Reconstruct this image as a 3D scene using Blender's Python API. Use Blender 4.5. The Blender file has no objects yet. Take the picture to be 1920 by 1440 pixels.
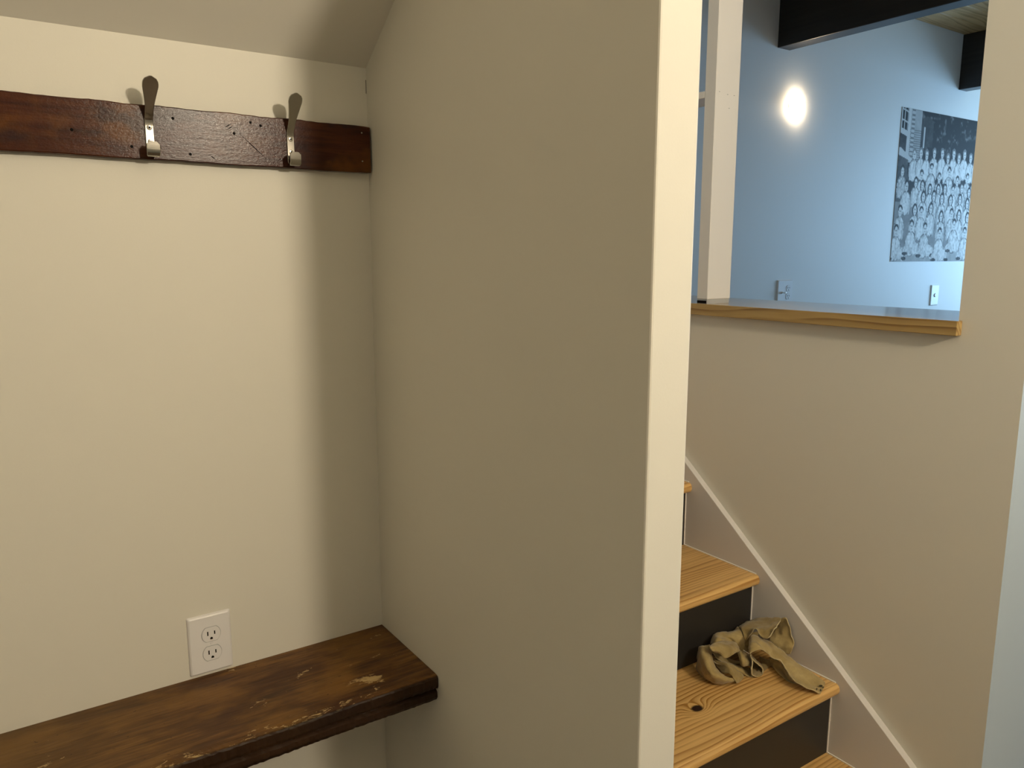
import bpy, bmesh, math, random
from mathutils import Vector, Matrix
random.seed(4)
scene = bpy.context.scene
col = scene.collection

# ------------------------------------------------------------------ camera, world, lights, exposure
F, CX, CY = 1455.0, 960.0, 720.0            # focal length and centre in the 1920x1440 frame
H = 1.40                                    # eye height
PITCH = math.atan((720 - 478) / F)
YAW = math.atan((3130 - 960) / math.hypot(F, 242))   # X axis is this far right of the view
vx, vy = math.cos(YAW), math.sin(YAW)
RIGHT = Vector((vy, -vx, 0))
FW = Vector((vx * math.cos(PITCH), vy * math.cos(PITCH), -math.sin(PITCH)))
UP = RIGHT.cross(FW)
cam = bpy.data.cameras.new('camera'); camo = bpy.data.objects.new('camera', cam); col.objects.link(camo)
cam.sensor_width = 36.0; cam.lens = F / 1920 * 36; cam.clip_start = 0.02; cam.clip_end = 60
M3 = Matrix((RIGHT, UP, -FW)).transposed()
camo.matrix_world = Matrix.Translation((0, 0, H)) @ M3.to_4x4()
scene.camera = camo

vs = scene.view_settings
vs.view_transform = 'Standard'; vs.look = 'None'; vs.gamma = 1; vs.use_curve_mapping = False
vs.exposure = 0.0

world = bpy.data.worlds.new('world'); scene.world = world; world.use_nodes = True
world.node_tree.nodes['Background'].inputs[0].default_value = (.50, .72, 1, 1)
world.node_tree.nodes['Background'].inputs[1].default_value = 0.5

def area(name, loc, direction, sx, sy, power, color, shape='RECTANGLE'):
    l = bpy.data.lights.new(name, 'AREA'); l.shape = shape; l.size = sx
    if shape in ('RECTANGLE', 'ELLIPSE'): l.size_y = sy
    l.energy = power; l.color = color
    o = bpy.data.objects.new(name, l); col.objects.link(o); o.location = loc
    o.rotation_euler = Vector(direction).to_track_quat('-Z', 'Y').to_euler()
    return o
WARM = (1.0, .862, .655)
DAY = (.36, .66, 1.02)
LAMP = Vector((1.05, -1.40, H + .76))
area('hall_lamp_light', LAMP + Vector((0, .012, 0)), (.12, 1, .58), .21, .21, 64, WARM, 'DISK')
area('daylight_room_window', (6.33, 1.55, 1.62), (-1, 0, 0), 1.2, 1.3, 57, DAY)
area('daylight_hall_window', (4.12, -.05, 1.35), (-1, .25, 0), .9, 1.5, 14, DAY)

# ------------------------------------------------------------------ pixel helpers
def ray(px, py): return FW * F + RIGHT * (px - CX) - UP * (py - CY)
def onY(px, py, Y):
    w = ray(px, py); p = w * (Y / w.y); p.z += H; return p

# ------------------------------------------------------------------ node helpers
class NT:
    def __init__(s, name):
        s.m = bpy.data.materials.new(name); s.m.use_nodes = True
        s.t = s.m.node_tree; s.b = s.t.nodes['Principled BSDF']
    def n(s, kind, **kw):
        nd = s.t.nodes.new('ShaderNode' + kind)
        for k, v in kw.items(): setattr(nd, k, v)
        return nd
    def put(s, sock, v):
        if hasattr(v, 'is_linked') or isinstance(v, bpy.types.NodeSocket): s.t.links.new(v, sock)
        else:
            if isinstance(v, (tuple, list)) and len(v) == 3 and sock.type == 'RGBA': v = (*v, 1)
            sock.default_value = v
    def math(s, op, a, b=None, c=None, clamp=False):
        nd = s.n('Math', operation=op, use_clamp=clamp); s.put(nd.inputs[0], a)
        if b is not None: s.put(nd.inputs[1], b)
        if c is not None: s.put(nd.inputs[2], c)
        return nd.outputs[0]
    def obj(s): return s.n('TexCoord').outputs['Object']
    def xyz(s, v):
        nd = s.n('SeparateXYZ'); s.put(nd.inputs[0], v); return nd.outputs
    def scale(s, v, sc, off=None):
        nd = s.n('Mapping'); s.put(nd.inputs[0], v); nd.inputs['Scale'].default_value = sc
        if off is not None: s.put(nd.inputs['Location'], off)
        return nd.outputs[0]
    def noise(s, v, sc, det=3, rough=.5, dist=0):
        nd = s.n('TexNoise'); s.put(nd.inputs['Vector'], v); nd.inputs['Scale'].default_value = sc
        nd.inputs['Detail'].default_value = det; nd.inputs['Roughness'].default_value = rough
        nd.inputs['Distortion'].default_value = dist
        return nd.outputs[0]
    def ramp(s, f, stops, interp='LINEAR'):
        nd = s.n('ValToRGB'); s.put(nd.inputs[0], f); e = nd.color_ramp.elements
        nd.color_ramp.interpolation = interp
        while len(e) < len(stops): e.new(.5)
        for i, (p, c) in enumerate(stops):
            e[i].position = p; e[i].color = (*c, 1) if len(c) == 3 else c
        return nd.outputs[0]
    def step(s, f, a, b):
        nd = s.n('MapRange'); nd.interpolation_type = 'SMOOTHSTEP'; s.put(nd.inputs[0], f)
        s.put(nd.inputs[1], a); s.put(nd.inputs[2], b); return nd.outputs[0]
    def mix(s, f, a, b, mode='MIX'):
        nd = s.n('Mix', data_type='RGBA', blend_type=mode); s.put(nd.inputs[0], f)
        s.put(nd.inputs[6], a); s.put(nd.inputs[7], b); return nd.outputs[2]
    def bump(s, h, strength, dist):
        nd = s.n('Bump'); nd.inputs['Strength'].default_value = strength; nd.inputs['Distance'].default_value = dist
        s.put(nd.inputs['Height'], h); s.t.links.new(nd.outputs[0], s.b.inputs['Normal'])
    def col(s, c): s.put(s.b.inputs['Base Color'], c)
    def set(s, **kw):
        for k, v in kw.items(): s.put(s.b.inputs[k.replace('_', ' ')], v)
        return s

def paint(name, c, rough=.55, peel=.12):
    t = NT(name); o = t.obj()
    n1 = t.noise(o, 2.2, 3); f = t.math('MULTIPLY', n1, .05)
    t.col(t.mix(f, c, tuple(x * .8 for x in c)))
    t.set(Roughness=rough)
    t.bump(t.noise(o, 330, 2), peel, .0006)
    return t.m

def pine(name, axis, light, dark, rough=.3, knot=None, freq=95, coat=0.0):
    """long grain along axis; knot=(x,y) in object space"""
    t = NT(name); o = t.obj(); rnd = t.n('ObjectInfo').outputs['Random']
    x, y, z = t.xyz(o)
    a, b = (x, y) if axis == 'X' else (y, x)
    sc = (1.6, 9, 9) if axis == 'X' else (9, 1.6, 9)
    off = t.n('CombineXYZ'); t.put(off.inputs[0], t.math('MULTIPLY', rnd, 7.0)); t.put(off.inputs[1], t.math('MULTIPLY', rnd, 3.0))
    v = t.scale(o, sc, off.outputs[0])
    wob = t.noise(v, 1.0, 2, .45)
    ph = t.math('MULTIPLY_ADD', wob, 11.0, t.math('MULTIPLY', t.math('ADD', b, t.math('MULTIPLY', z, .55)), freq))
    if knot:
        d2 = t.math('ADD', t.math('POWER', t.math('MULTIPLY', t.math('SUBTRACT', x, knot[0]), .75), 2.0),
                    t.math('POWER', t.math('SUBTRACT', y, knot[1]), 2.0))
        d = t.math('SQRT', d2)
        g = t.math('EXPONENT', t.math('MULTIPLY', d2, -1800.0))
        ph = t.math('MULTIPLY_ADD', g, 7.0, ph)
    s = t.math('FRACT', t.math('MULTIPLY', ph, .5))
    amp = t.step(t.noise(t.scale(o, (2.5, 30, 30) if axis == 'X' else (30, 2.5, 30)), 1.0, 3), .28, .60)
    band = t.ramp(s, [(0, (.05, .05, .05)), (.55, (.4, .4, .4)), (.86, (1, 1, 1)), (.97, (.75, .75, .75)), (1, (.05, .05, .05))])
    fine = t.noise(t.scale(o, (6, 260, 260) if axis == 'X' else (260, 6, 260)), 1.0, 3)
    broad = t.noise(v, .6, 2)
    f = t.math('MULTIPLY_ADD', t.math('SUBTRACT', fine, .5), .45, t.math('MULTIPLY', t.math('MULTIPLY', band, amp), 1.0))
    f = t.math('MULTIPLY_ADD', t.math('SUBTRACT', broad, .5), .5, f, clamp=True)
    c = t.mix(f, light, dark)
    if knot:
        k = t.math('SUBTRACT', 1.0, t.step(t.math('ADD', d, t.math('MULTIPLY', t.math('SUBTRACT', fine, .5), .004)), .008, .015))
        c = t.mix(k, c, (.022, .009, .006))
    t.col(c); t.set(Roughness=rough, Coat_Weight=coat, Coat_Roughness=.12)
    t.bump(f, .12, .0008)
    return t.m

MAT = {}
MAT['paint'] = paint('wall_paint', (.735, .705, .615))
MAT['ceil'] = paint('ceiling_paint', (.74, .712, .635), .6)
MAT['far'] = paint('far_wall_paint', (.80, .785, .75))
MAT['daylight_tint'] = paint('cool_daylight_tint', (.50, .57, .61))  # bluish daylight cast put into the wall colour
MAT['trim'] = paint('trim_paint', (.76, .735, .70), .4, .05)
MAT['skirt'] = paint('skirt_paint', (.68, .65, .62), .4, .05)
MAT['tread'] = pine('pine_tread', 'X', (.74, .47, .175), (.38, .175, .035), .33, freq=165)
MAT['tread_knot'] = pine('pine_tread_knotted', 'X', (.74, .47, .175), (.38, .175, .035), .33, knot=(1.262, 1.106), freq=165)
MAT['ledge'] = pine('pine_ledge', 'Y', (.47, .31, .105), (.22, .115, .028), .22, freq=150, coat=.5)
MAT['plank'] = pine('pine_plank', 'X', (.62, .42, .20), (.34, .20, .07), .45, freq=60)
MAT['riser'] = NT('charcoal_paint').set(Base_Color=(.022, .020, .018, 1), Roughness=.45).m
t = NT('black_beam_stain'); t.col(t.ramp(t.noise(t.scale(t.obj(), (60, 3, 60)), 1), [(.3, (.006, .005, .005)), (.8, (.018, .015, .013))])); t.set(Roughness=.38); MAT['beam'] = t.m
t = NT('brushed_nickel'); t.set(Metallic=1.0, Base_Color=(.40, .375, .33, 1), Roughness=.16)
t.bump(t.noise(t.scale(t.obj(), (900, 900, 40)), 1, 2), .03, .0002); MAT['nickel'] = t.m
MAT['bright'] = NT('polished_screw').set(Metallic=1.0, Base_Color=(.86, .84, .80, 1), Roughness=.18).m
MAT['dark'] = NT('dark_slot').set(Base_Color=(.012, .010, .009, 1), Roughness=.9, Specular_IOR_Level=.0).m
MAT['plastic'] = NT('white_plastic').set(Base_Color=(.80, .78, .77, 1), Roughness=.32).m
MAT['caulk'] = NT('white_caulk').set(Base_Color=(.86, .82, .76, 1), Roughness=.5).m
MAT['grey'] = NT('grey_primer').set(Base_Color=(.40, .40, .39, 1), Roughness=.6).m
t = NT('lamp_glow'); t.set(Base_Color=(.9, .88, .82, 1), Emission_Color=(1, .80, .55, 1), Emission_Strength=52.0); MAT['glow'] = t.m

# old stained rack board: red brown with darker patches
t = NT('old_red_brown_board'); o = t.obj(); x, y, z = t.xyz(o)
g = t.noise(t.scale(o, (7, 60, 90)), 1, 5, .6)
blot = t.noise(t.scale(o, (9, 9, 13)), 1, 3, .6)
c = t.ramp(g, [(.28, (.026, .009, .005)), (.52, (.064, .019, .009)), (.78, (.108, .035, .013))])
c = t.mix(t.step(blot, .50, .70), c, (.115, .042, .010))
c = t.mix(t.math('MULTIPLY', t.step(t.noise(t.scale(o, (13, 13, 17), (3, 1, 7)), 1, 3), .52, .64), .7), c, (.026, .014, .014))
c = t.mix(t.math('MULTIPLY', t.math('MULTIPLY', t.step(x, .21, .25), t.step(x, .50, .46)), .35), c, (.045, .020, .022))  # purplish highlight between the hooks, mixed into the colour
mot = t.noise(t.scale(o, (150, 150, 210)), 1, 4, .7); scr = t.noise(t.scale(o, (34, 30, 420)), 1, 3, .7)
t.col(t.mix(t.math('MULTIPLY', t.step(mot, .58, .70), .5), c, (.020, .009, .006)))
t.set(Roughness=t.math('MULTIPLY_ADD', mot, .24, .06), Specular_IOR_Level=.15)
t.bump(t.math('ADD', mot, t.math('MULTIPLY', scr, .6)), .27, .0010); MAT['rack'] = t.m

# old varnished bench: amber and dark brown with pale chips along the front edge and near the end
BY0, BY1 = 1.242, 1.4995
t = NT('old_varnished_bench'); o = t.obj(); x, y, z = t.xyz(o)
g = t.noise(t.scale(o, (3.2, 34, 34)), 1, 6, .62, .6)
fine = t.noise(t.scale(o, (14, 130, 130)), 1, 4, .6)
blot = t.noise(t.scale(o, (5, 9, 9), (2, 5, 0)), 1, 4, .6)
amb = t.noise(t.scale(o, (4.5, 8, 8), (7, 1, 3)), 1, 4, .6)
c = t.ramp(t.math('MULTIPLY_ADD', t.math('SUBTRACT', fine, .5), .75, g), [(.30, (.045, .018, .006)), (.47, (.105, .044, .011)), (.62, (.170, .077, .017)), (.8, (.235, .120, .030))])
c = t.mix(t.math('MULTIPLY', t.step(blot, .44, .62), .85), c, t.mix(fine, (.040, .014, .005), (.090, .034, .010)))
c = t.mix(t.math('MULTIPLY', t.step(amb, .48, .66), .75), c, t.mix(fine, (.16, .070, .012), (.25, .125, .026)))
c = t.mix(t.math('MULTIPLY', t.step(x, .34, -.05), .45), c, t.mix(fine, (.14, .078, .024), (.21, .130, .046)))
frontness = t.step(y, BY0 + .045, BY0 + .006)      # 1 at the front edge
chipn = t.noise(t.scale(o, (30, 70, 70)), 1, 6, .72, .9)
midx = t.math('MULTIPLY', t.step(x, -.10, .06), t.step(x, .64, .52))
low = t.math('MULTIPLY', t.math('MULTIPLY', frontness, midx), .150)
for cx_, cy_, sx_, sy_, w_ in ((.447, 1.402, .030, .012, .17), (.530, 1.312, .030, .014, .19), (.565, 1.300, .022, .022, .22), (.635, 1.45, .02, .02, .14), (.345, 1.492, .035, .008, .22), (.60, 1.38, .03, .02, .10), (.36, 1.335, .03, .02, .12), (.02, 1.36, .02, .02, .14)):
    e_ = t.math('ADD', t.math('POWER', t.math('DIVIDE', t.math('SUBTRACT', x, cx_), sx_), 2.0), t.math('POWER', t.math('DIVIDE', t.math('SUBTRACT', y, cy_), sy_), 2.0))
    low = t.math('MULTIPLY_ADD', t.math('EXPONENT', t.math('MULTIPLY', e_, -1.0)), w_, low)
thr = t.math('SUBTRACT', .69, low)
chip = t.math('MULTIPLY', t.step(chipn, thr, t.math('ADD', thr, .02)), t.step(z, -.008, -.004))
c = t.mix(chip, c, t.mix(fine, (.38, .24, .080), (.60, .45, .22)))
specks = t.step(t.noise(o, 85, 2), .70, .74)
c = t.mix(t.math('MULTIPLY', specks, .6), c, (.030, .012, .006))
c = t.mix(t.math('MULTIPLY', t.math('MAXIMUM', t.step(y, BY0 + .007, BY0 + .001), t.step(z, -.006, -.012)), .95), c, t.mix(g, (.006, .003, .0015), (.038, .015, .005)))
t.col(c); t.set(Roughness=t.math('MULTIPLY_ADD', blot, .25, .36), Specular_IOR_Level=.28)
t.bump(t.math('SUBTRACT', t.math('ADD', g, t.math('MULTIPLY', fine, .5)), t.math('MULTIPLY', chip, .7)), .45, .0018); MAT['bench'] = t.m

# suede rag
t = NT('olive_tan_suede'); o = t.obj()
n = t.noise(o, 16, 4, .6); n2 = t.noise(o, 260, 3)
c = t.ramp(n, [(.3, (.26, .185, .068)), (.55, (.43, .32, .135)), (.78, (.60, .47, .22))])
c = t.mix(t.math('MULTIPLY', n2, .35), c, (.19, .132, .052))
t.col(c); t.set(Roughness=.95, Sheen_Weight=.25, Specular_IOR_Level=.15); t.bump(n2, .35, .001); MAT['suede'] = t.m
MAT['edge_highlight'] = NT('suede_edge_highlight').set(Base_Color=(.52, .43, .25, 1), Roughness=.95).m  # pale rim highlight put into the colour of the sheet edges
MAT['stain'] = NT('dark_stain').set(Base_Color=(.05, .038, .018, 1), Roughness=.9).m
t = NT('printed_photograph'); a = t.n('Attribute', attribute_name='print'); t.col(a.outputs['Color']); t.set(Roughness=.7, Specular_IOR_Level=.26); MAT['print'] = t.m
MAT['print_edge'] = NT('print_backing').set(Base_Color=(.25, .25, .25, 1), Roughness=.7).m
MAT['floor'] = pine('floor_dark', 'X', (.16, .10, .05), (.09, .05, .02), .4, freq=50)

# ------------------------------------------------------------------ mesh helpers
def tag(o, label=None, cat=None, group=None, kind=None):
    if label: o['label'] = label
    if cat: o['category'] = cat
    if group: o['group'] = group
    if kind: o['kind'] = kind
    return o
def link(name, me, mat, parent=None, loc=(0, 0, 0)):
    o = bpy.data.objects.new(name, me); col.objects.link(o)
    if mat is not None and not me.materials: me.materials.append(mat)
    o.location = loc
    if parent: o.parent = parent
    return o
def mesh_of(bm, name, smooth=False):
    bmesh.ops.recalc_face_normals(bm, faces=bm.faces)
    me = bpy.data.meshes.new(name); bm.to_mesh(me); bm.free()
    if smooth:
        for p in me.polygons: p.use_smooth = True
    return me
def empty(name, loc=(0, 0, 0)):
    o = bpy.data.objects.new(name, None); col.objects.link(o); o.location = loc; o.empty_display_size = .05
    return o
def addbox(bm, a, b):
    vs_ = [bm.verts.new((x, y, z)) for x in (a[0], b[0]) for y in (a[1], b[1]) for z in (a[2], b[2])]
    for f in ((0, 1, 3, 2), (4, 6, 7, 5), (0, 4, 5, 1), (2, 3, 7, 6), (0, 2, 6, 4), (1, 5, 7, 3)):
        bm.faces.new([vs_[i] for i in f])
def box(name, a, b, mat, parent=None, bev=0.0, seg=2, org=(0, 0, 0)):
    bm = bmesh.new(); o = Vector(org)
    addbox(bm, Vector(a) - o, Vector(b) - o)
    if bev: bmesh.ops.bevel(bm, geom=list(bm.edges), offset=bev, segments=seg, profile=.5, affect='EDGES')
    return link(name, mesh_of(bm, name, False), mat, parent, (0, 0, 0) if parent else org)
def prism(name, pts, axis, lo, hi, mat, parent=None, bev=0.0, seg=2, smooth=False, org=(0, 0, 0)):
    """closed outline extruded along axis: 'X' pts=(y,z), 'Y' pts=(x,z), 'Z' pts=(x,y)"""
    bm = bmesh.new(); O = Vector(org)
    def P(p, h):
        v = {'X': (h, p[0], p[1]), 'Y': (p[0], h, p[1]), 'Z': (p[0], p[1], h)}[axis]; return Vector(v) - O
    A = [bm.verts.new(P(p, lo)) for p in pts]; B = [bm.verts.new(P(p, hi)) for p in pts]
    bm.faces.new(A); bm.faces.new(B[::-1]); n = len(pts)
    for i in range(n): bm.faces.new((A[i], B[i], B[(i + 1) % n], A[(i + 1) % n]))
    if bev: bmesh.ops.bevel(bm, geom=list(bm.edges), offset=bev, segments=seg, profile=.5, affect='EDGES')
    return link(name, mesh_of(bm, name, smooth), mat, parent, (0, 0, 0) if parent else org)
def struct(o, label, cat): return tag(o, label, cat, kind='structure')
def lathe(name, prof, axis_to, mat, parent=None, loc=(0, 0, 0), n=32):
    """prof: (radius, height) list; spun about +Z then turned so that +Z points along axis_to"""
    bm = bmesh.new(); q = Vector((0, 0, 1)).rotation_difference(Vector(axis_to)); rings = []
    for r, h in prof:
        if r < 1e-6: rings.append([bm.verts.new(q @ Vector((0, 0, h)))]); continue
        rings.append([bm.verts.new(q @ Vector((r * math.cos(2 * math.pi * i / n), r * math.sin(2 * math.pi * i / n), h))) for i in range(n)])
    for A, B in zip(rings, rings[1:]):
        for i in range(n):
            j = (i + 1) % n
            if len(A) == 1: bm.faces.new((A[0], B[i], B[j]))
            elif len(B) == 1: bm.faces.new((A[i], A[j], B[0]))
            else: bm.faces.new((A[i], A[j], B[j], B[i]))
    me_ = mesh_of(bm, name, True); me_.set_sharp_from_angle(angle=math.radians(35)); return link(name, me_, mat, parent, loc)

# ------------------------------------------------------------------ the setting
CEIL = 2.62
YA, XB, XB2, YB = 1.5, .67, .739, .684       # back wall, partition faces, partition end
XC, YC = 1.64, .664                          # stair wall face and its end
YP, XR, ZD = 2.40, 6.40, .76                 # far wall, right wall and floor of the room beyond
REAR, LEFT, HALLX = -1.42, -1.10, 4.20
P = MAT['paint']
struct(box('floor', (LEFT - .1, REAR - .1, -.1), (HALLX + .1, YP, 0), MAT['floor']), 'wooden floor of the hall below the bench', 'floor')
struct(box('wall_back', (LEFT - .1, YA, 0), (XB, YA + .12, 2.0), P), 'cream wall behind the bench with the coat rack', 'wall')
struct(box('wall_partition', (XB, YB, 0), (XB2, YP, CEIL), P, bev=.003), 'thin cream partition wall between the bench alcove and the stairs', 'wall')
struct(box('wall_left', (LEFT - .1, REAR, 0), (LEFT, YA, CEIL), P), 'cream side wall of the alcove', 'wall')
struct(box('wall_rear', (LEFT - .1, REAR - .1, 0), (HALLX + .1, REAR, CEIL), P), 'cream wall on the near side of the hall', 'wall')
# stair wall with its opening: lower wall, pier and header in one outline
opY, sillz, opTop = .795, 1.238, 2.30
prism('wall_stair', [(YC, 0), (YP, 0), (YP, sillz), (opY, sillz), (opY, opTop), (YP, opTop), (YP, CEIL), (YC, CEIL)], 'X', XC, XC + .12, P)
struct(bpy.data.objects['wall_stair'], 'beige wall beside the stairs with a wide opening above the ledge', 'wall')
struct(box('wall_front', (XC + .12, YC, 0), (XR + .1, YC + .12, CEIL), MAT['far']), 'wall face at the right edge with cool daylight painted in', 'wall')
struct(box('wall_far', (XB2, YP, 0), (XR + .1, YP + .12, CEIL + .05), MAT['far']), 'daylit blue-white wall of the room beyond the opening', 'wall')
for nm in ('wall_front', 'wall_stair'):                # faces toward the hall entry carry cool daylight in their colour
    me = bpy.data.objects[nm].data; me.materials.append(MAT['daylight_tint'])
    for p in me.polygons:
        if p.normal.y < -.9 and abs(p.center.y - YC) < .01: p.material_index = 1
# right wall of the room beyond, with a window opening
bm = bmesh.new()
for a, b in (((XR, YC + .12, 0), (XR + .1, .93, CEIL)), ((XR, 2.17, 0), (XR + .1, YP, CEIL)), ((XR, .93, 0), (XR + .1, 2.17, .95)), ((XR, .93, 2.29), (XR + .1, 2.17, CEIL))): addbox(bm, a, b)
struct(link('wall_right', mesh_of(bm, 'wall_right'), MAT['far']), 'wall with the window of the room beyond', 'wall')
bm = bmesh.new()
for a, b in (((XR, .93, .95), (XR + .08, .97, 2.29)), ((XR, 2.13, .95), (XR + .08, 2.17, 2.29)), ((XR, .97, .95), (XR + .08, 2.13, .99)), ((XR, .97, 2.25), (XR + .08, 2.13, 2.29))): addbox(bm, a, b)
struct(link('window_1', mesh_of(bm, 'window_1'), MAT['trim']), 'white window frame of the room beyond', 'window')
bm = bmesh.new()
for a, b in (((HALLX, REAR, 0), (HALLX + .1, -.52, CEIL)), ((HALLX, .42, 0), (HALLX + .1, YC, CEIL)), ((HALLX, -.52, 0), (HALLX + .1, .42, .55)), ((HALLX, -.52, 2.15), (HALLX + .1, .42, CEIL))): addbox(bm, a, b)
struct(link('wall_end', mesh_of(bm, 'wall_end'), P), 'end wall of the hall with a window', 'wall')
struct(box('floor', (XC + .12, YC + .12, ZD - .12), (XR, YP, ZD), MAT['floor']), 'raised wooden floor of the room beyond', 'floor')
# ceilings: sloped over the bench, flat drywall over hall and stairs, planks in the room beyond
sl = .689; zc = 1.7645; yt = YA - (CEIL - zc) / sl
prism('ceiling', [(YA, zc), (YA, zc + .12), (yt, CEIL + .12), (yt, CEIL)], 'X', LEFT, XB, MAT['ceil'])
struct(bpy.data.objects['ceiling'], 'sloped cream ceiling above the coat rack', 'ceiling')
bm = bmesh.new()
for a, b in (((LEFT - .1, REAR - .1, CEIL), (XB, yt, CEIL + .1)), ((XB, REAR - .1, CEIL), (XC + .12, YP, CEIL + .1)), ((XC + .12, REAR - .1, CEIL), (HALLX + .1, YC + .12, CEIL + .1))): addbox(bm, a, b)
struct(link('ceiling', mesh_of(bm, 'ceiling'), MAT['ceil']), 'flat white ceiling over the hall and stairs', 'ceiling')
pc = struct(box('ceiling', (XC + .12, YC + .12, CEIL + .022), (XR + .1, YP, CEIL + .1), MAT['beam']), 'pine plank ceiling between the dark beams', 'ceiling')
pw = .1345; k = 0; y = YP
while y > YC + .14:
    y0 = max(y - pw, YC + .12)
    box('plank', (XC + .12, y0 + .0015, CEIL + .002), (XR, y - .0015, CEIL + .022), MAT['plank'], pc, .003, 1); y -= pw
# drywall crack in the corner
box('drywall_crack', (XB - .0016, YA - .0008, 1.716), (XB - .0009, YA, 1.742), MAT['dark'], bpy.data.objects['wall_back'])

# ------------------------------------------------------------------ staircase
st = tag(empty('staircase', (1.18, .98, 0)), 'pine staircase with black risers climbing behind the partition', 'staircase')
SO = Vector((1.18, .98, 0))
def child_prism(name, pts, axis, lo, hi, mat, **kw):
    o = prism(name, pts, axis, lo, hi, mat, **kw); o.parent = st; o.matrix_parent_inverse = Matrix.Translation(-SO); return o
XS = 1.62; run, rise, th = .2465, .19, .029
for k in range(4):
    n = .980 + (k - 1) * run; z = rise * (k + 1)
    back = n + run + .022
    r = th / 2; pts = [(back, z), (back, z - th)]
    for i in range(9):
        a = -math.pi / 2 - math.pi * i / 8
        pts.append((n + r * .85 + r * .85 * math.cos(a), z - r + r * math.sin(a)))
    child_prism('tread', pts, 'X', XB2 + .001, XS, MAT['tread_knot' if k == 1 else 'tread'])
    y0 = n + .022
    child_prism('riser', [(y0, z - rise), (y0 + .018, z - rise), (y0 + .018, z - th), (y0, z - th)], 'X', XB2 + .001, XS, MAT['riser'])
struct(box('floor', (XB2 + .001, .980 + 3 * run + .0225, ZD - th), (XC, YP, ZD), MAT['tread']), 'pine landing at the top of the stairs', 'floor')
# skirt board on the stair wall
def capz(y): return .4249 + .7755 * (y - 1)
prism('trim_1', [(YC + .004, 0), (YC + .004, max(capz(YC + .004), .02)), (1.85, capz(1.85)), (1.85, ZD), (1.85, .5), (1.2, 0)], 'X', XS + .0005, XC, MAT['skirt'], bev=.0012, seg=1)
sk = struct(bpy.data.objects['trim_1'], 'white skirt board slanting along the stair wall', 'skirt board')
for k in range(4):
    n = .980 + (k - 1) * run; z = rise * (k + 1); c = .0022
    back = n + run + .022
    box('caulk_line', (XS - c, n + .012, z), (XS + .0005, back, z + c), MAT['caulk'], sk)
    box('caulk_line', (XS - c, n + .022 - c, z - rise), (XS + .0005, n + .022, z - th), MAT['caulk'], sk)

# ------------------------------------------------------------------ ledge in the opening, divider on it
lo, hi = sillz, H - .1315
led = prism('wooden_ledge', [(1.619, .787), (XC - .0005, .787), (XC - .0005, opY + .001), (1.925, opY + .001), (1.925, YP), (1.619, YP)], 'Z', lo, hi, MAT['ledge'], bev=.0012, seg=1)
tag(led, 'glossy pine ledge capping the half wall of the opening', 'ledge')
dv = tag(empty('divider_frame', (1.682, 1.478, hi)), 'white wooden post with a cross board standing on the pine ledge', 'divider')
DO = (1.682, 1.478, hi)
def dbox(name, a, b, mat, bev=.0015):
    a = Vector(a) - Vector(DO); b = Vector(b) - Vector(DO); return box(name, a, b, mat, dv, bev, 1)
dbox('post', (1.636, 1.459, hi + .0115), (1.728, 1.497, 2.30), MAT['trim'])
dbox('foot_block', (1.6365, 1.461, hi), (1.726, 1.495, hi + .0115), MAT['grey'], 0)
dbox('dark_gap', (1.6355, 1.4625, hi + .0008), (1.6366, 1.495, hi + .008), MAT['dark'], 0)
dbox('cross_board', (1.636, 1.4975, 1.811), (1.728, YP, 1.829), MAT['trim'])
for xx, zz in ((1.648, 1.822), (1.680, 1.818), (1.706, 1.818), (1.688, 1.784)):
    dbox('nail_hole', (xx, 1.4585, zz), (xx + .004, 1.4592, zz + .0016), MAT['grey'], 0)

# ------------------------------------------------------------------ beams
for x0, lab in ((3.086, 'long black ceiling beam above the round wall light'), (4.702, 'short visible black beam end above the group photograph')):
    tag(box('ceiling_beam', (x0, YC + .121, H + .926), (x0 + .087, YP, CEIL + .0015), MAT['beam'], bev=.003), lab, 'beam', 'black ceiling beams of the room beyond')

# ------------------------------------------------------------------ coat rack
RX0, RX1, RZ0, RZ1, RY = -.62, .6655, 1.561, 1.650, 1.4800
RO = Vector((.05, YA, 1.605))
rack = tag(empty('coat_rack', RO), 'old red-brown board with two steel hooks fixed to the cream wall', 'coat rack')
bm = bmesh.new(); N = 120; rows = []
for i in range(N + 1):
    x = RX0 + (RX1 - RX0) * i / N
    j1 = .0010 * math.sin(i * .61) + random.uniform(-.0006, .0006); j0 = .0005 * math.sin(i * .37 + 1) + random.uniform(-.0003, .0003)
    zt, zb = RZ1 + j1 * .8, RZ0 + j0
    sec = [(YA, zb), (RY + .0015, zb), (RY, zb + .0015), (RY, (zb + zt) / 2), (RY, zt - .0018), (RY + .0018, zt), (YA, zt)]
    rows.append([bm.verts.new(Vector((x, a, b)) - RO) for a, b in sec])
for A, B in zip(rows, rows[1:]):
    for i in range(7): bm.faces.new((A[i], A[(i + 1) % 7], B[(i + 1) % 7], B[i]))
bm.faces.new(rows[0]); bm.faces.new(rows[-1][::-1])
me = mesh_of(bm, 'board'); bd = link('board', me, MAT['rack'], rack)
bd['label'] = 'worn red-brown wooden board'
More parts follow.
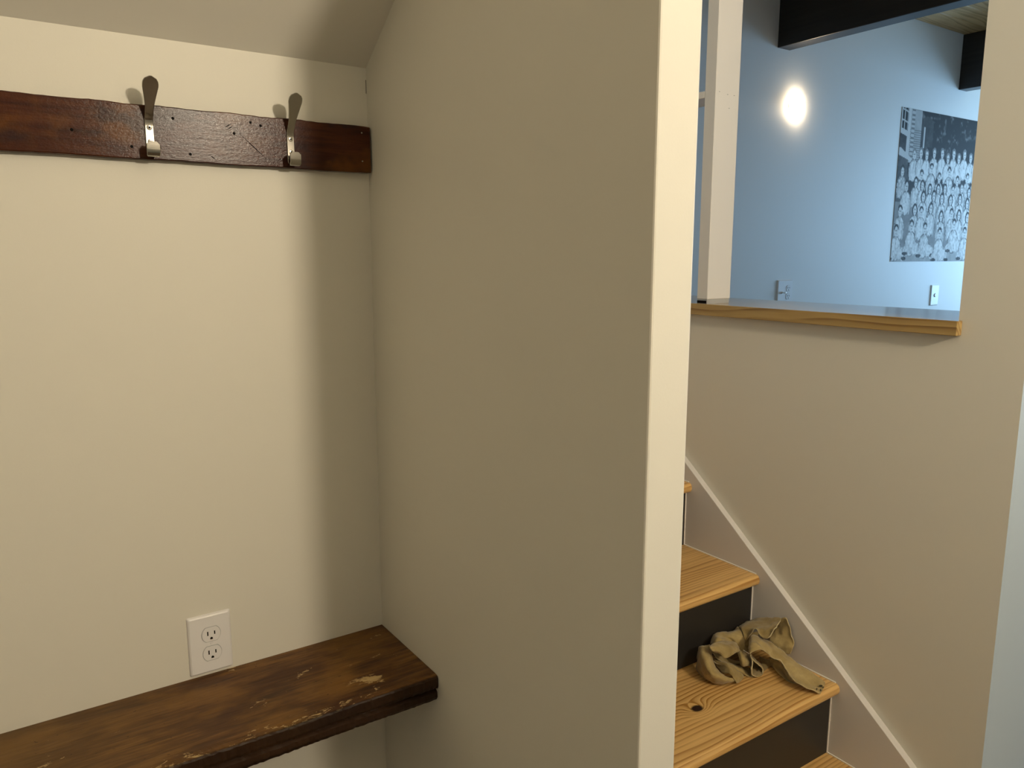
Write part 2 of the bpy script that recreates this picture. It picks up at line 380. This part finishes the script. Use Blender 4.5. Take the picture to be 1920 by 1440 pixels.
# move texture space to world metres: the material reads object coordinates, rack origin stays fixed
for zz in (1.637, 1.583):
    lathe('nail_head', [(0, .0008), (.0016, .0005), (.0019, 0)], (0, -1, 0), MAT['nickel'], rack, Vector((.648, RY, zz)) - RO, 12)
for xx, zz in ((.300, 1.632), (.325, 1.574), (.232, 1.580), (.145, 1.600), (.432, 1.637), (.45, 1.633), (.402, 1.6155)):
    lathe('nail_hole', [(0, .0003), (.0019 + random.random() * .0008, .0002), (.0026, 0)], (0, -1, 0), MAT['dark'], rack, Vector((xx, RY, zz)) - RO, 9)
for (xa, za, xb, zb) in ((.385, 1.624, .399, 1.632), (.390, 1.621, .402, 1.629), (.41, 1.617, .462, 1.571), (.357, 1.575, .369, 1.566)):
    d = Vector((xb - xa, 0, zb - za)); nrm = Vector((-d.z, 0, d.x)).normalized() * .0009
    bm = bmesh.new(); a, b = Vector((xa, RY - .0002, za)) - RO, Vector((xb, RY - .0002, zb)) - RO
    m_ = (a + b) / 2
    bm.faces.new([bm.verts.new(v) for v in (a, m_ - nrm * .8, b, m_ + nrm)])
    link('scratch', mesh_of(bm, 'scratch'), MAT['dark'], rack)

def strip(path, thick):
    """path: (z, out, halfwidth); flat strip of metal, out = distance in front of board"""
    bm = bmesh.new(); rings = []
    for i, (z, e, w) in enumerate(path):
        a = path[max(i - 1, 0)]; b = path[min(i + 1, len(path) - 1)]
        tz, te = b[0] - a[0], b[1] - a[1]; L = math.hypot(tz, te) or 1; nz, ne = -te / L * thick / 2, tz / L * thick / 2
        rw = max(w - .0007, .0003)
        ring = []
        for (sw, sn) in ((-rw, 1), (rw, 1), (w, .5), (w, -.5), (rw, -1), (-rw, -1), (-w, -.5), (-w, .5)):
            ring.append(bm.verts.new((sw, -(e + ne * sn), z + nz * sn)))
        rings.append(ring)
    for A, B in zip(rings, rings[1:]):
        for i in range(8): bm.faces.new((A[i], A[(i + 1) % 8], B[(i + 1) % 8], B[i]))
    bm.faces.new(rings[0]); bm.faces.new(rings[-1][::-1])
    me_ = mesh_of(bm, 'hook', True); me_.set_sharp_from_angle(angle=math.radians(32)); return me_
path = []
zb = 1.5655 - 1.605                                     # heights relative to the rack's centre line
# upturned tongue, then the curl under, the back plate, the bend and the paddle
for z, e, w in ((.0222, .0268, .0060), (.0176, .0266, .0106), (.0100, .0263, .0108), (.0036, .0258, .0106), (.0010, .0240, .0104), (-.0002, .0215, .0098), (-.0004, .0185, .0088), (0, .0120, .0075), (.0012, .0058, .0070), (.0042, .0024, .0068), (.0080, .0016, .0068)):
    path.append((zb + z, e, w))
for z, e, w in ((.030, .0015, .0068), (.050, .0015, .0068), (.0590, .0020, .0068), (.0635, .0040, .0068), (.0680, .0082, .0069)):
    path.append((zb + z, e, w))
z0, e0 = zb + .0680, .0082
for i in range(1, 16):                                  # leaning paddle, 48 mm long, round end
    s = i / 15; L = .069 * s
    w = .0069 + .0056 * max(0, min(1, (s - .18) / .55)) ** 1.2
    if s > .80: w *= math.sqrt(max(0.02, 1 - ((s - .80) / .203) ** 2))
    path.append((z0 + L * .80 + .000, e0 + L * .60 * (1 - .10 * s), w))
hook_me = strip(path, .0028)
for hx, lab in ((.261, 'brushed steel coat hook nearer the left edge'), (.504, 'brushed steel coat hook nearer the corner')):
    hk = link('hook', hook_me, MAT['nickel'], rack, Vector((hx, RY, 1.605)) - RO); hk['label'] = lab
    for zz in (1.613, 1.590):
        sc = lathe('screw', [(0, .0006), (.0012, .0006), (.0016, .0014), (.0034, .0011), (.0042, 0)], (0, -1, 0), MAT['bright'], hk, (0, -.0030, zz - 1.605), 20)
        lathe('screw_recess', [(0, .0003), (.0011, .0002), (.0015, 0)], (0, -1, 0), MAT['dark'], hk, (0, -.0040, zz - 1.605), 10)

# ------------------------------------------------------------------ bench
BZ = H - .8115
BO = Vector((0, 0, BZ))
bench = tag(empty('wall_bench', (0, 1.37, BZ)), 'old dark varnished plank bench with chipped edge along the cream wall', 'bench')
def bench_part(name, prof, seed, jit):
    rr = random.Random(seed); bm = bmesh.new(); rows = []; N = 320; X0, X1 = -1.09, XB - .0008
    for i in range(N + 1):
        x = X0 + (X1 - X0) * i / N; j = jit * (math.sin(i * .108 + seed) * .5 + rr.uniform(-.5, .5))
        rows.append([bm.verts.new((x, y + (j + rr.uniform(-.5, .5) * jit * .6 if y < BY1 - .01 else 0), z + (j * .35 - rr.random() * jit * .7 if y < BY0 + .015 else 0))) for y, z in prof])
    n = len(prof)
    for A, B in zip(rows, rows[1:]):
        for i in range(n): bm.faces.new((A[i], A[(i + 1) % n], B[(i + 1) % n], B[i]))
    bm.faces.new(rows[0]); bm.faces.new(rows[-1][::-1])
    o = link(name, mesh_of(bm, name), MAT['bench'], bench); o.matrix_parent_inverse = Matrix.Translation((0, -1.37, 0)); return o
y0 = BY0
bench_part('seat_plank', [(BY1, 0), (y0 + .10, 0), (y0 + .02, 0), (y0 + .006, -.0004), (y0 + .0022, -.0018), (y0 + .0004, -.0048), (y0, -.020), (y0 + .002, -.026), (y0 + .007, -.029), (BY1, -.029)], 1, .0016)
bench_part('edge_moulding', [(BY1, -.0292), (y0 + .013, -.0292), (y0 + .010, -.032), (y0 + .004, -.036), (y0 + .0035, -.046), (y0 + .007, -.053), (y0 + .010, -.054), (BY1, -.054)], 2, .0012)

# ------------------------------------------------------------------ outlets
def rounded(w, h, r, n=4):
    pts = []
    for cx_, cy_, a0 in ((w / 2 - r, h / 2 - r, 0), (-w / 2 + r, h / 2 - r, 90), (-w / 2 + r, -h / 2 + r, 180), (w / 2 - r, -h / 2 + r, 270)):
        for i in range(n + 1):
            a = math.radians(a0 + 90 * i / n); pts.append((cx_ + r * math.cos(a), cy_ + r * math.sin(a)))
    return pts
def plate_mesh(w, h, d):
    bm = bmesh.new(); rings = []
    for s, y in ((0, 0), (0, -.0012), (.0018, -d * .75), (.0042, -d)):
        rings.append([bm.verts.new((x, y, z)) for x, z in rounded(w - 2 * s, h - 2 * s, .003)])
    n = len(rings[0])
    for A, B in zip(rings, rings[1:]):
        for i in range(n): bm.faces.new((A[i], A[(i + 1) % n], B[(i + 1) % n], B[i]))
    bm.faces.new(rings[0][::-1]); bm.faces.new(rings[-1])
    return mesh_of(bm, 'wall_plate')
def recept_outline(R=.0172, hh=.0142):
    pts = []
    a = math.asin(hh / R)
    for i in range(13): t_ = -a + 2 * a * i / 12; pts.append((R * math.cos(t_), R * math.sin(t_)))
    for i in range(13): t_ = math.pi - a + 2 * a * i / 12; pts.append((R * math.cos(t_), R * math.sin(t_)))
    return pts
def receptacle(root, cx_, cz, d):
    out = recept_outline()
    sh = prism('recess_gap', [(cx_ + x * 1.055, cz + z * 1.07) for x, z in out], 'Y', -d - .0002, -d + .001, MAT['grey'], root)
    rc = prism('receptacle', [(cx_ + x, cz + z) for x, z in out], 'Y', -d - .0016, -d + .001, MAT['plastic'], root, .0005, 1)
    f = -d - .0017
    for sx, sh_ in ((-.0064, .0085), (.0064, .0070)):
        box('slot', (cx_ + sx - .0011, f - .0002, cz + .0026 - sh_ / 2), (cx_ + sx + .0011, f + .0005, cz + .0026 + sh_ / 2), MAT['dark'], rc)
    g = [(cx_ + .0025 * math.cos(math.radians(a)), cz - .0082 + .0027 * math.sin(math.radians(a))) for a in range(0, 181, 20)] + [(cx_ - .0025, cz - .0100), (cx_ + .0025, cz - .0100)]
    prism('ground_hole', g, 'Y', f - .0002, f + .0005, MAT['dark'], rc)
ol = tag(empty('electrical_outlet', (.306, YA, H - .7465)), 'white double electrical outlet on the wall just above the bench', 'outlet')
link('wall_plate', plate_mesh(.081, .120, .006), MAT['plastic'], ol)
for cz in (.0195, -.0195): receptacle(ol, .002, cz, .006)
lathe('screw', [(0, .0009), (.0025, .0006), (.0031, 0)], (0, -1, 0), MAT['plastic'], ol, (.002, -.006, 0), 16)
# double-gang plate on the far wall, with a cable stub and a duplex receptacle
ox0, ox1 = 1.323 * YP, 1.371 * YP
og = tag(empty('electrical_outlet', ((ox0 + ox1) / 2, YP, H - .05 * YP - .060)), 'white two-gang outlet plate just above the pine ledge on the far wall', 'outlet')
link('wall_plate', plate_mesh(ox1 - ox0, .120, .007), MAT['plastic'], og)
for cz in (.0195, -.0195): receptacle(og, .024, cz, .007)
lathe('cable_stub', [(.0055, 0), (.0055, .006), (.0042, .006), (.0042, .022), (.0030, .024), (0, .024)], (0, -1, 0), MAT['bright'], og, (-.024, -.007, 0), 16)
os_ = tag(empty('wall_switch', (1.9295 * YP, YP, H - .097 * YP)), 'narrow white wall plate with a round knob below the photograph', 'switch')
link('wall_plate', plate_mesh(.086, .120, .007), MAT['plastic'], os_)
lathe('dimmer_knob', [(.0115, 0), (.0110, .0028), (.0095, .0042), (0, .0046)], (0, -1, 0), MAT['plastic'], os_, (0, -.007, 0), 24)

# ------------------------------------------------------------------ wall lamps
def disc_lamp(loc, axis, label, r, glow=True):
    e = tag(empty('wall_lamp', loc), label, 'lamp', 'round disc wall lights')
    lathe('lamp_rim', [(r + .004, 0), (r + .004, .002), (r + .001, .003), (r, .003), (r, 0)], axis, MAT['trim'], e)
    if glow: lathe('lamp_diffuser', [(r - .0004, .001), (r - .0006, .010), (r * .95, .018), (r * .8, .025), (r * .5, .030), (r * .25, .0315), (0, .032)], axis, MAT['glow'], e)
    return e
disc_lamp((1.349 * YP, YP, H + .287 * YP), (0, -1, 0), 'round glowing disc light on the far wall under the long beam', .046)
disc_lamp((LAMP.x, REAR, LAMP.z), (0, 1, 0), 'round disc light on the near hall wall', .072, False)

# ------------------------------------------------------------------ printed group photograph on the far wall
PX0, PW, PZ0, PZ1 = 1.7245 * YP, 1.16, H - .0150 * YP, H + .3235 * YP
PH = PZ1 - PZ0; UW = .814                                # UW: metres seen in the photograph
NXp, NZp = 300, 212
rp = random.Random(11)
img = [[.30] * NXp for _ in range(NZp)]
def px(u, v):                                           # u in units of UW from the left, v from the top
    return u * UW / PW * NXp, v * NZp
def vnoise(i, j, s):
    r0 = lambda a, b: (math.sin(a * 127.1 + b * 311.7) * 43758.5453) % 1
    x, y = i / s, j / s; xi, yi = int(x), int(y); fx, fy = x - xi, y - yi
    fx = fx * fx * (3 - 2 * fx); fy = fy * fy * (3 - 2 * fy)
    return (r0(xi, yi) * (1 - fx) + r0(xi + 1, yi) * fx) * (1 - fy) + (r0(xi, yi + 1) * (1 - fx) + r0(xi + 1, yi + 1) * fx) * fy
for j in range(NZp):
    for i in range(NXp):
        v = j / NZp; u = i / NXp * PW / UW
        f = .6 * vnoise(i, j, 9) + .4 * vnoise(i + 50, j + 9, 3.2)
        if v < .55: c = .030 + .16 * max(0, f - .45) + (.35 * max(0, f - .68) if v < .24 else 0)
        else: c = .20 + .1 * f
        if v > .90: c = .30 + .14 * f
        # building on the left
        if u < .115 and v < .60:
            c = .50 + .1 * f
            vv = v - .22 * u
            if vv < .125 and .012 < u < .085: c = .05 if ((u * 28) % 1 > .22 and (vv * 15) % 1 > .16) else .5
            elif .16 < vv < .26 and u < .08: c = .05 + .05 * f
            elif vv > .30: c = .06 + .1 * f
        elif u < .25 and v < .34:
            c = .32 + .12 * f if (v * 70) % 1 > .25 else .17
            if .125 < u < .165: c = .48 if (v * 34) % 1 > .45 else .20
        elif u < .40 and .03 + 1.8 * abs(u - .32) ** 1.6 < v < .23: c = .05 + .05 * f
        if .285 < u < .30 and .1 < v < .24: c = .5
        if u < .2 and .25 < v < .36 and abs(v - .26 - u * .45) < .016: c = .55
        img[j][i] = c
def blob(cu, cv, ru, rv, c, jit=.05):
    x, y = px(cu, cv); rx, ry = ru * UW / PW * NXp, rv * NZp
    for j in range(max(0, int(y - ry)), min(NZp, int(y + ry) + 2)):
        for i in range(max(0, int(x - rx)), min(NXp, int(x + rx) + 2)):
            d = ((i - x) / rx) ** 2 + ((j - y) / ry) ** 2
            if d < 1: img[j][i] = c + jit * (vnoise(i, j, 2.4) - .5) * (1.4 if d < .6 else 2.4)
def person(u, v, s=1.0, hair=.05, shirt=.66, longhair=False, sit=False):
    sh = shirt * rp.uniform(.86, 1.06)
    blob(u, v + .105 * s, .060 * s, .076 * s, .22, .12)
    blob(u, v + .106 * s, .055 * s, .070 * s, sh * .70, .22)
    blob(u + .004, v + .103 * s, .046 * s, .064 * s, sh, .24); blob(u + .003, v + .075 * s, .004 * s, .03 * s, sh * .6, .1)
    blob(u - .038 * s, v + .125 * s, .011 * s, .05 * s, sh * .80, .1); blob(u + .042 * s, v + .125 * s, .011 * s, .05 * s, sh * .78, .1)
    if longhair: blob(u, v + .004 * s, .030 * s, .038 * s, hair)
    blob(u, v - .014 * s, .024 * s, .024 * s, hair)
    blob(u + .002, v + .006 * s, .0185 * s, .029 * s, .60, .06)
    blob(u + .002, v + .001 * s, .013 * s, .0045 * s, .30, .03); blob(u + .002, v + .018 * s, .008 * s, .003 * s, .34, .02)
    blob(u + .002, v + .042 * s, .009 * s, .010 * s, .46)
top = [(.19, .285), (.27, .272), (.345, .278), (.44, .262), (.545, .255), (.625, .285), (.70, .250), (.775, .275), (.85, .245), (.94, .262), (1.02, .255), (1.10, .27), (1.18, .258), (1.27, .262), (1.36, .27)]
for u, v in top: person(u, v, 1.0, .22, .74)
for u, v in [(.06, .40), (.30, .415), (.42, .365), (.53, .42), (.66, .375), (.78, .43), (.92, .405), (1.02, .41), (1.12, .39), (1.22, .42), (1.33, .40)]: person(u, v, 1.02, .08, .60)
for u, v in [(.235, .465), (.32, .48), (.42, .50), (.53, .495), (.62, .49), (.73, .495), (.85, .475), (.96, .50), (1.06, .48), (1.16, .5), (1.28, .49)]: person(u, v, .98, .05, .64, rp.random() < .6)
for u, v in [(.125, .495), (.345, .555), (.48, .545), (.59, .56), (.71, .565), (.84, .555), (.95, .58), (1.06, .57), (1.17, .56), (1.29, .57)]: person(u, v, 1.08, .045, .66, u > .3)
for u, v in [(.07, .66), (.25, .645), (.335, .66), (.455, .63), (.60, .68), (.74, .66), (.845, .665), (.97, .68), (1.08, .67), (1.2, .66), (1.31, .67)]: person(u, v, 1.1, .05, .68, rp.random() < .7)
for u, v in [(.04, .79), (.225, .755), (.40, .77), (.60, .80), (.79, .735), (.95, .79), (1.1, .77), (1.26, .79)]:
    person(u, v, 1.15, .07, .68)
    blob(u + .05, v + .150, .075, .040, .62, .2); blob(u - .03, v + .165, .065, .034, .56, .2)
    blob(u + .10, v + .172, .020, .036, .60, .2); blob(u + .115, v + .185, .030, .013, .06); blob(u - .06, v + .187, .034, .012, .08)
bm = bmesh.new(); V = [[bm.verts.new((i / (NXp - 1) * PW, -.0016, -j / (NZp - 1) * PH)) for i in range(NXp)] for j in range(NZp)]
for j in range(NZp - 1):
    for i in range(NXp - 1): bm.faces.new((V[j][i], V[j + 1][i], V[j + 1][i + 1], V[j][i + 1]))
me = bpy.data.meshes.new('print_sheet'); bm.to_mesh(me); bm.free()
at = me.color_attributes.new('print', 'FLOAT_COLOR', 'POINT')
flat = []
for j in range(NZp):
    for i in range(NXp):
        c = min(.80, max(.012, img[j][i] * 1.2 - .05)); flat += [c, c, c * .98, 1]
at.data.foreach_set('color', flat)
pic = tag(empty('group_photograph', (PX0, YP - .001, PZ1)), 'large black and white group photograph print on the far wall', 'photograph')
link('print_sheet', me, MAT['print'], pic)
box('backing', (0, -.0014, -PH), (PW, 0, 0), MAT['print_edge'], pic)

# ------------------------------------------------------------------ crumpled suede rag on the stair
ZT = 2 * rise
def q(zx, zy, Y):
    px_, py_ = 1280 + zx / 6, 1130 + zy / 6; p = onY(px_, py_, min(Y, 1.240)); w = ray(px_, py_)
    if p.x > 1.612: p = w * (1.612 / w.x); p.z += H
    if p.z < ZT + .003: p = w * ((ZT + .003 - H) / w.z); p.z += H     # slide along the sight line onto the tread
    return Vector(p)
def cr(p0, p1, p2, p3, t_):
    return .5 * ((2 * p1) + (p2 - p0) * t_ + (2 * p0 - 5 * p1 + 4 * p2 - p3) * t_ ** 2 + (3 * p1 - p0 - 3 * p2 + p3) * t_ ** 3)
def spl(pts, n):
    out = []; m = len(pts) - 1
    for i in range(n + 1):
        s = i / n * m; k = min(int(s), m - 1); t_ = s - k
        g = lambda a: pts[a] if 0 <= a <= m else (2 * pts[0] - pts[1] if a < 0 else 2 * pts[m] - pts[m - 1])
        out.append(cr(g(k - 1), g(k), g(k + 1), g(k + 2), t_))
    return out
rag = bmesh.new(); nr = random.Random(3)
from mathutils import noise as mn
def sheet(rows, nu=26, nv=20, thick=.0026):
    R_ = [spl([q(*p) for p in r], nu) for r in rows]
    G = [spl([r[i] for r in R_], nv) for i in range(nu + 1)]
    NU, NV = nu + 1, nv + 1
    nor = [[None] * NV for _ in range(NU)]
    for i in range(NU):
        for j in range(NV):
            du = G[min(i + 1, nu)][j] - G[max(i - 1, 0)][j]; dv_ = G[i][min(j + 1, nv)] - G[i][max(j - 1, 0)]
            n = du.cross(dv_); n = n.normalized() if n.length > 1e-12 else Vector((0, -1, 0)); nor[i][j] = n
    def fin(v):
        v = Vector(v); w = mn.noise(v * 32) * .0030 + mn.noise(v * 75) * .0022 + mn.noise(v * 170) * .0008; return w
    A = []; B = []
    for i in range(NU):
        ra, rb = [], []
        for j in range(NV):
            p = G[i][j] + nor[i][j] * fin(G[i][j])
            for dst, sg in ((ra, 1), (rb, -1)):
                v = p + nor[i][j] * sg * thick / 2
                v.z = max(v.z, ZT + (.0030 if sg > 0 else .0010)); v.y = min(v.y, 1.246); v.x = min(v.x, 1.6165)
                dst.append(rag.verts.new(v))
        A.append(ra); B.append(rb)
    for i in range(nu):
        for j in range(nv):
            rag.faces.new((A[i][j], A[i + 1][j], A[i + 1][j + 1], A[i][j + 1])); rag.faces.new((B[i][j], B[i][j + 1], B[i + 1][j + 1], B[i + 1][j]))
    E_ = []
    for i in range(nu):
        E_ += [rag.faces.new((A[i][0], B[i][0], B[i + 1][0], A[i + 1][0])), rag.faces.new((A[i][nv], A[i + 1][nv], B[i + 1][nv], B[i][nv]))]
    for j in range(nv):
        E_ += [rag.faces.new((A[0][j], A[0][j + 1], B[0][j + 1], B[0][j])), rag.faces.new((A[nu][j], B[nu][j], B[nu][j + 1], A[nu][j + 1]))]
    for f_ in E_: f_.material_index = 1
# left pouch lobe
sheet([[(300, 475, 1.215), (235, 485, 1.205), (190, 500, 1.215), (175, 560, 1.236)],
       [(325, 560, 1.190), (265, 580, 1.180), (195, 600, 1.195), (165, 650, 1.232)],
       [(340, 660, 1.170), (285, 690, 1.160), (215, 700, 1.180), (155, 720, 1.228)],
       [(400, 760, 1.150), (340, 790, 1.140), (260, 780, 1.160), (165, 760, 1.222)],
       [(500, 830, 1.128), (430, 860, 1.128), (330, 860, 1.145), (210, 820, 1.196)],
       [(610, 860, 1.122), (540, 900, 1.122), (390, 915, 1.150), (260, 860, 1.185)]], 24, 26)
# lip of the pouch, curling round to the right
sheet([[(340, 650, 1.185), (400, 690, 1.172), (500, 690, 1.150), (590, 740, 1.140), (650, 790, 1.132), (680, 825, 1.130)],
       [(370, 690, 1.182), (430, 730, 1.165), (520, 735, 1.140), (580, 790, 1.128), (625, 840, 1.122), (655, 870, 1.122)],
       [(420, 780, 1.165), (460, 790, 1.150), (530, 800, 1.132), (570, 850, 1.122), (595, 890, 1.118), (610, 908, 1.120)]], 26, 14)
# back sheet behind pouch: connects lip to the loop
sheet([[(330, 620, 1.205), (450, 670, 1.192), (560, 690, 1.185), (660, 720, 1.175), (760, 740, 1.165)],
       [(380, 680, 1.190), (500, 690, 1.165), (620, 720, 1.155), (720, 770, 1.145), (790, 800, 1.140)],
       [(420, 740, 1.190), (560, 770, 1.170), (660, 800, 1.150), (730, 830, 1.138), (790, 838, 1.130)]], 26, 14)
# upper left lobe against the riser
sheet([[(320, 470, 1.225), (350, 365, 1.238), (450, 330, 1.240), (560, 315, 1.238), (620, 275, 1.236)],
       [(350, 470, 1.205), (390, 400, 1.205), (460, 385, 1.222), (560, 360, 1.212), (655, 310, 1.215)],
       [(390, 480, 1.200), (440, 425, 1.198), (520, 410, 1.212), (600, 420, 1.196), (690, 400, 1.196)],
       [(420, 520, 1.205), (480, 470, 1.200), (560, 470, 1.200), (630, 500, 1.190), (690, 490, 1.186)],
       [(450, 580, 1.210), (520, 560, 1.200), (600, 570, 1.190), (660, 590, 1.180), (690, 600, 1.176)]], 24, 22)
# middle flap with its rolled edge
sheet([[(310, 480, 1.190), (400, 440, 1.190), (480, 435, 1.188), (570, 440, 1.186), (625, 490, 1.182)],
       [(302, 500, 1.172), (390, 480, 1.166), (470, 490, 1.162), (560, 490, 1.160), (640, 520, 1.165)],
       [(330, 540, 1.162), (405, 540, 1.152), (470, 560, 1.146), (550, 540, 1.148), (640, 545, 1.160)],
       [(375, 560, 1.162), (420, 580, 1.150), (480, 622, 1.142), (550, 585, 1.146), (605, 545, 1.158)]], 24, 20)
# tongue hanging from the flap
sheet([[(610, 520, 1.170), (660, 540, 1.160), (720, 570, 1.160), (755, 590, 1.166)],
       [(622, 580, 1.158), (670, 590, 1.146), (720, 620, 1.146), (765, 650, 1.155)],
       [(640, 650, 1.148), (680, 660, 1.138), (730, 670, 1.138), (772, 690, 1.148)],
       [(655, 710, 1.146), (690, 718, 1.138), (730, 712, 1.138), (775, 715, 1.146)]], 18, 18)
# dark hollow behind the flap
sheet([[(305, 500, 1.196), (330, 560, 1.192), (400, 640, 1.186), (520, 690, 1.180), (640, 690, 1.176)],
       [(360, 500, 1.215), (400, 560, 1.210), (480, 620, 1.204), (580, 650, 1.198), (680, 660, 1.188)]], 20, 10)
# teardrop loop
loop = [(755, 590), (775, 660), (775, 740), (783, 815), (830, 838), (880, 815), (900, 765), (870, 710), (810, 650), (765, 600)]
sheet([[(x, y, 1.118 + .012 * (y < 700)) for x, y in loop], [(x + 8, y - 6, 1.150) for x, y in loop], [(832 + (x - 832) * .22, 755 + (y - 755) * .22, 1.165) for x, y in loop]], 40, 12)
# top sheet
sheet([[(630, 275, 1.236), (730, 215, 1.238), (850, 180, 1.232), (980, 168, 1.200), (1050, 160, 1.180), (1105, 178, 1.158)],
       [(660, 300, 1.212), (740, 260, 1.205), (850, 230, 1.195), (960, 230, 1.170), (1040, 225, 1.152), (1092, 215, 1.140)],
       [(690, 380, 1.196), (750, 330, 1.188), (840, 290, 1.172), (930, 310, 1.152), (1010, 295, 1.138), (1060, 262, 1.132)],
       [(700, 450, 1.190), (745, 390, 1.182), (825, 298, 1.164), (890, 390, 1.146), (975, 398, 1.130), (1035, 290, 1.126)]], 34, 22)
# inner back fold between upper lobe and the strap
sheet([[(655, 300, 1.222), (700, 300, 1.222), (770, 330, 1.220), (850, 330, 1.215)],
       [(690, 430, 1.205), (720, 430, 1.206), (760, 420, 1.205), (850, 420, 1.200)],
       [(690, 560, 1.185), (730, 550, 1.190), (770, 500, 1.195), (850, 500, 1.195)]], 14, 14)
# right lobe leaning on the skirt board
sheet([[(1100, 180, 1.160), (1135, 168, 1.158), (1170, 182, 1.150), (1195, 240, 1.138), (1215, 300, 1.124)],
       [(1060, 270, 1.160), (1100, 260, 1.160), (1150, 270, 1.150), (1200, 310, 1.134), (1225, 370, 1.116)],
       [(1000, 360, 1.165), (1060, 370, 1.152), (1120, 390, 1.138), (1200, 410, 1.122), (1250, 440, 1.108)],
       [(970, 430, 1.165), (1040, 450, 1.148), (1110, 480, 1.132), (1180, 500, 1.116), (1240, 510, 1.105)],
       [(1000, 520, 1.160), (1060, 540, 1.144), (1120, 560, 1.128), (1170, 580, 1.116), (1205, 570, 1.108)]], 26, 22)
# strap: arches up at the left, runs down to the nosing at the right
sheet([[(752, 480, 1.165), (770, 375, 1.168), (830, 372, 1.160), (910, 415, 1.150), (1000, 455, 1.138), (1090, 510, 1.122), (1190, 595, 1.098), (1290, 680, 1.068), (1430, 770, 1.034), (1595, 905, 1.004)],
       [(748, 520, 1.140), (770, 430, 1.140), (840, 430, 1.134), (920, 465, 1.126), (1010, 525, 1.116), (1090, 580, 1.104), (1170, 660, 1.082), (1270, 750, 1.052), (1400, 840, 1.022), (1592, 940, 1.000)],
       [(752, 560, 1.124), (790, 500, 1.122), (860, 485, 1.118), (940, 530, 1.112), (1010, 590, 1.106), (1090, 640, 1.094), (1155, 720, 1.074), (1240, 830, 1.040), (1370, 910, 1.012), (1572, 985, .992)],
       [(760, 580, 1.118), (800, 550, 1.114), (885, 530, 1.110), (950, 570, 1.106), (1015, 620, 1.100), (1100, 655, 1.088), (1150, 740, 1.068), (1230, 860, 1.032), (1360, 940, 1.005), (1545, 1030, .986)]], 60, 18)
# underside fold below the strap
sheet([[(975, 620, 1.135), (1040, 640, 1.115), (1110, 680, 1.100), (1160, 750, 1.082), (1220, 850, 1.050), (1300, 905, 1.043)],
       [(980, 660, 1.135), (1030, 690, 1.118), (1090, 740, 1.102), (1150, 810, 1.082), (1210, 880, 1.060), (1290, 908, 1.045)],
       [(1000, 700, 1.130), (1040, 760, 1.112), (1100, 820, 1.092), (1160, 870, 1.075), (1220, 900, 1.060), (1290, 912, 1.047)]], 26, 12)
# bottom folds in the dark hollow
sheet([[(860, 600, 1.190), (930, 640, 1.185), (1000, 650, 1.175), (1080, 640, 1.165)],
       [(880, 700, 1.165), (940, 700, 1.160), (990, 690, 1.150), (1060, 700, 1.140)],
       [(890, 790, 1.135), (930, 760, 1.140), (975, 720, 1.140), (1020, 730, 1.130)]], 16, 14)
bmesh.ops.recalc_face_normals(rag, faces=rag.faces)
RG = Vector((1.46, 1.12, ZT))
bmesh.ops.translate(rag, verts=rag.verts, vec=-RG)
me = bpy.data.meshes.new('crumpled_rag'); rag.to_mesh(me); rag.free()
for p in me.polygons: p.use_smooth = True
rg = tag(link('crumpled_rag', me, MAT['suede'], None, RG), 'crumpled olive-tan suede rag lying on the lower pine stair tread', 'rag')
me.materials.append(MAT['edge_highlight'])
for zx, zy, w_, h_ in ((1553, 936, 46, 24), (1508, 972, 18, 26), (1552, 985, 18, 34), (1580, 952, 14, 18)):
    bm = bmesh.new(); Y_ = 1.000 - (zy - 940) * .00014 - .009
    bm.faces.new([bm.verts.new(q(zx + w_ * .5 * math.cos(a), zy + h_ * .5 * math.sin(a), Y_) - RG) for a in [i * math.pi / 4 for i in range(8)]])
    link('dark_spot', mesh_of(bm, 'dark_spot'), MAT['stain'], rg)
a_, b_ = q(682, 538, 1.150) - RG, q(748, 578, 1.138) - RG
bm = bmesh.new(); up_ = Vector((0, 0, .0016)); bk = Vector((.0008, .0016, 0))
ring = lambda p: [bm.verts.new(v) for v in (p, p + up_, p + up_ + bk, p + bk)]
r1, r2 = ring(a_), ring(b_)
for i in range(4): bm.faces.new((r1[i], r1[(i + 1) % 4], r2[(i + 1) % 4], r2[i]))
bm.faces.new(r1); bm.faces.new(r2[::-1])
link('pale_thread', mesh_of(bm, 'pale_thread'), MAT['caulk'], rg)
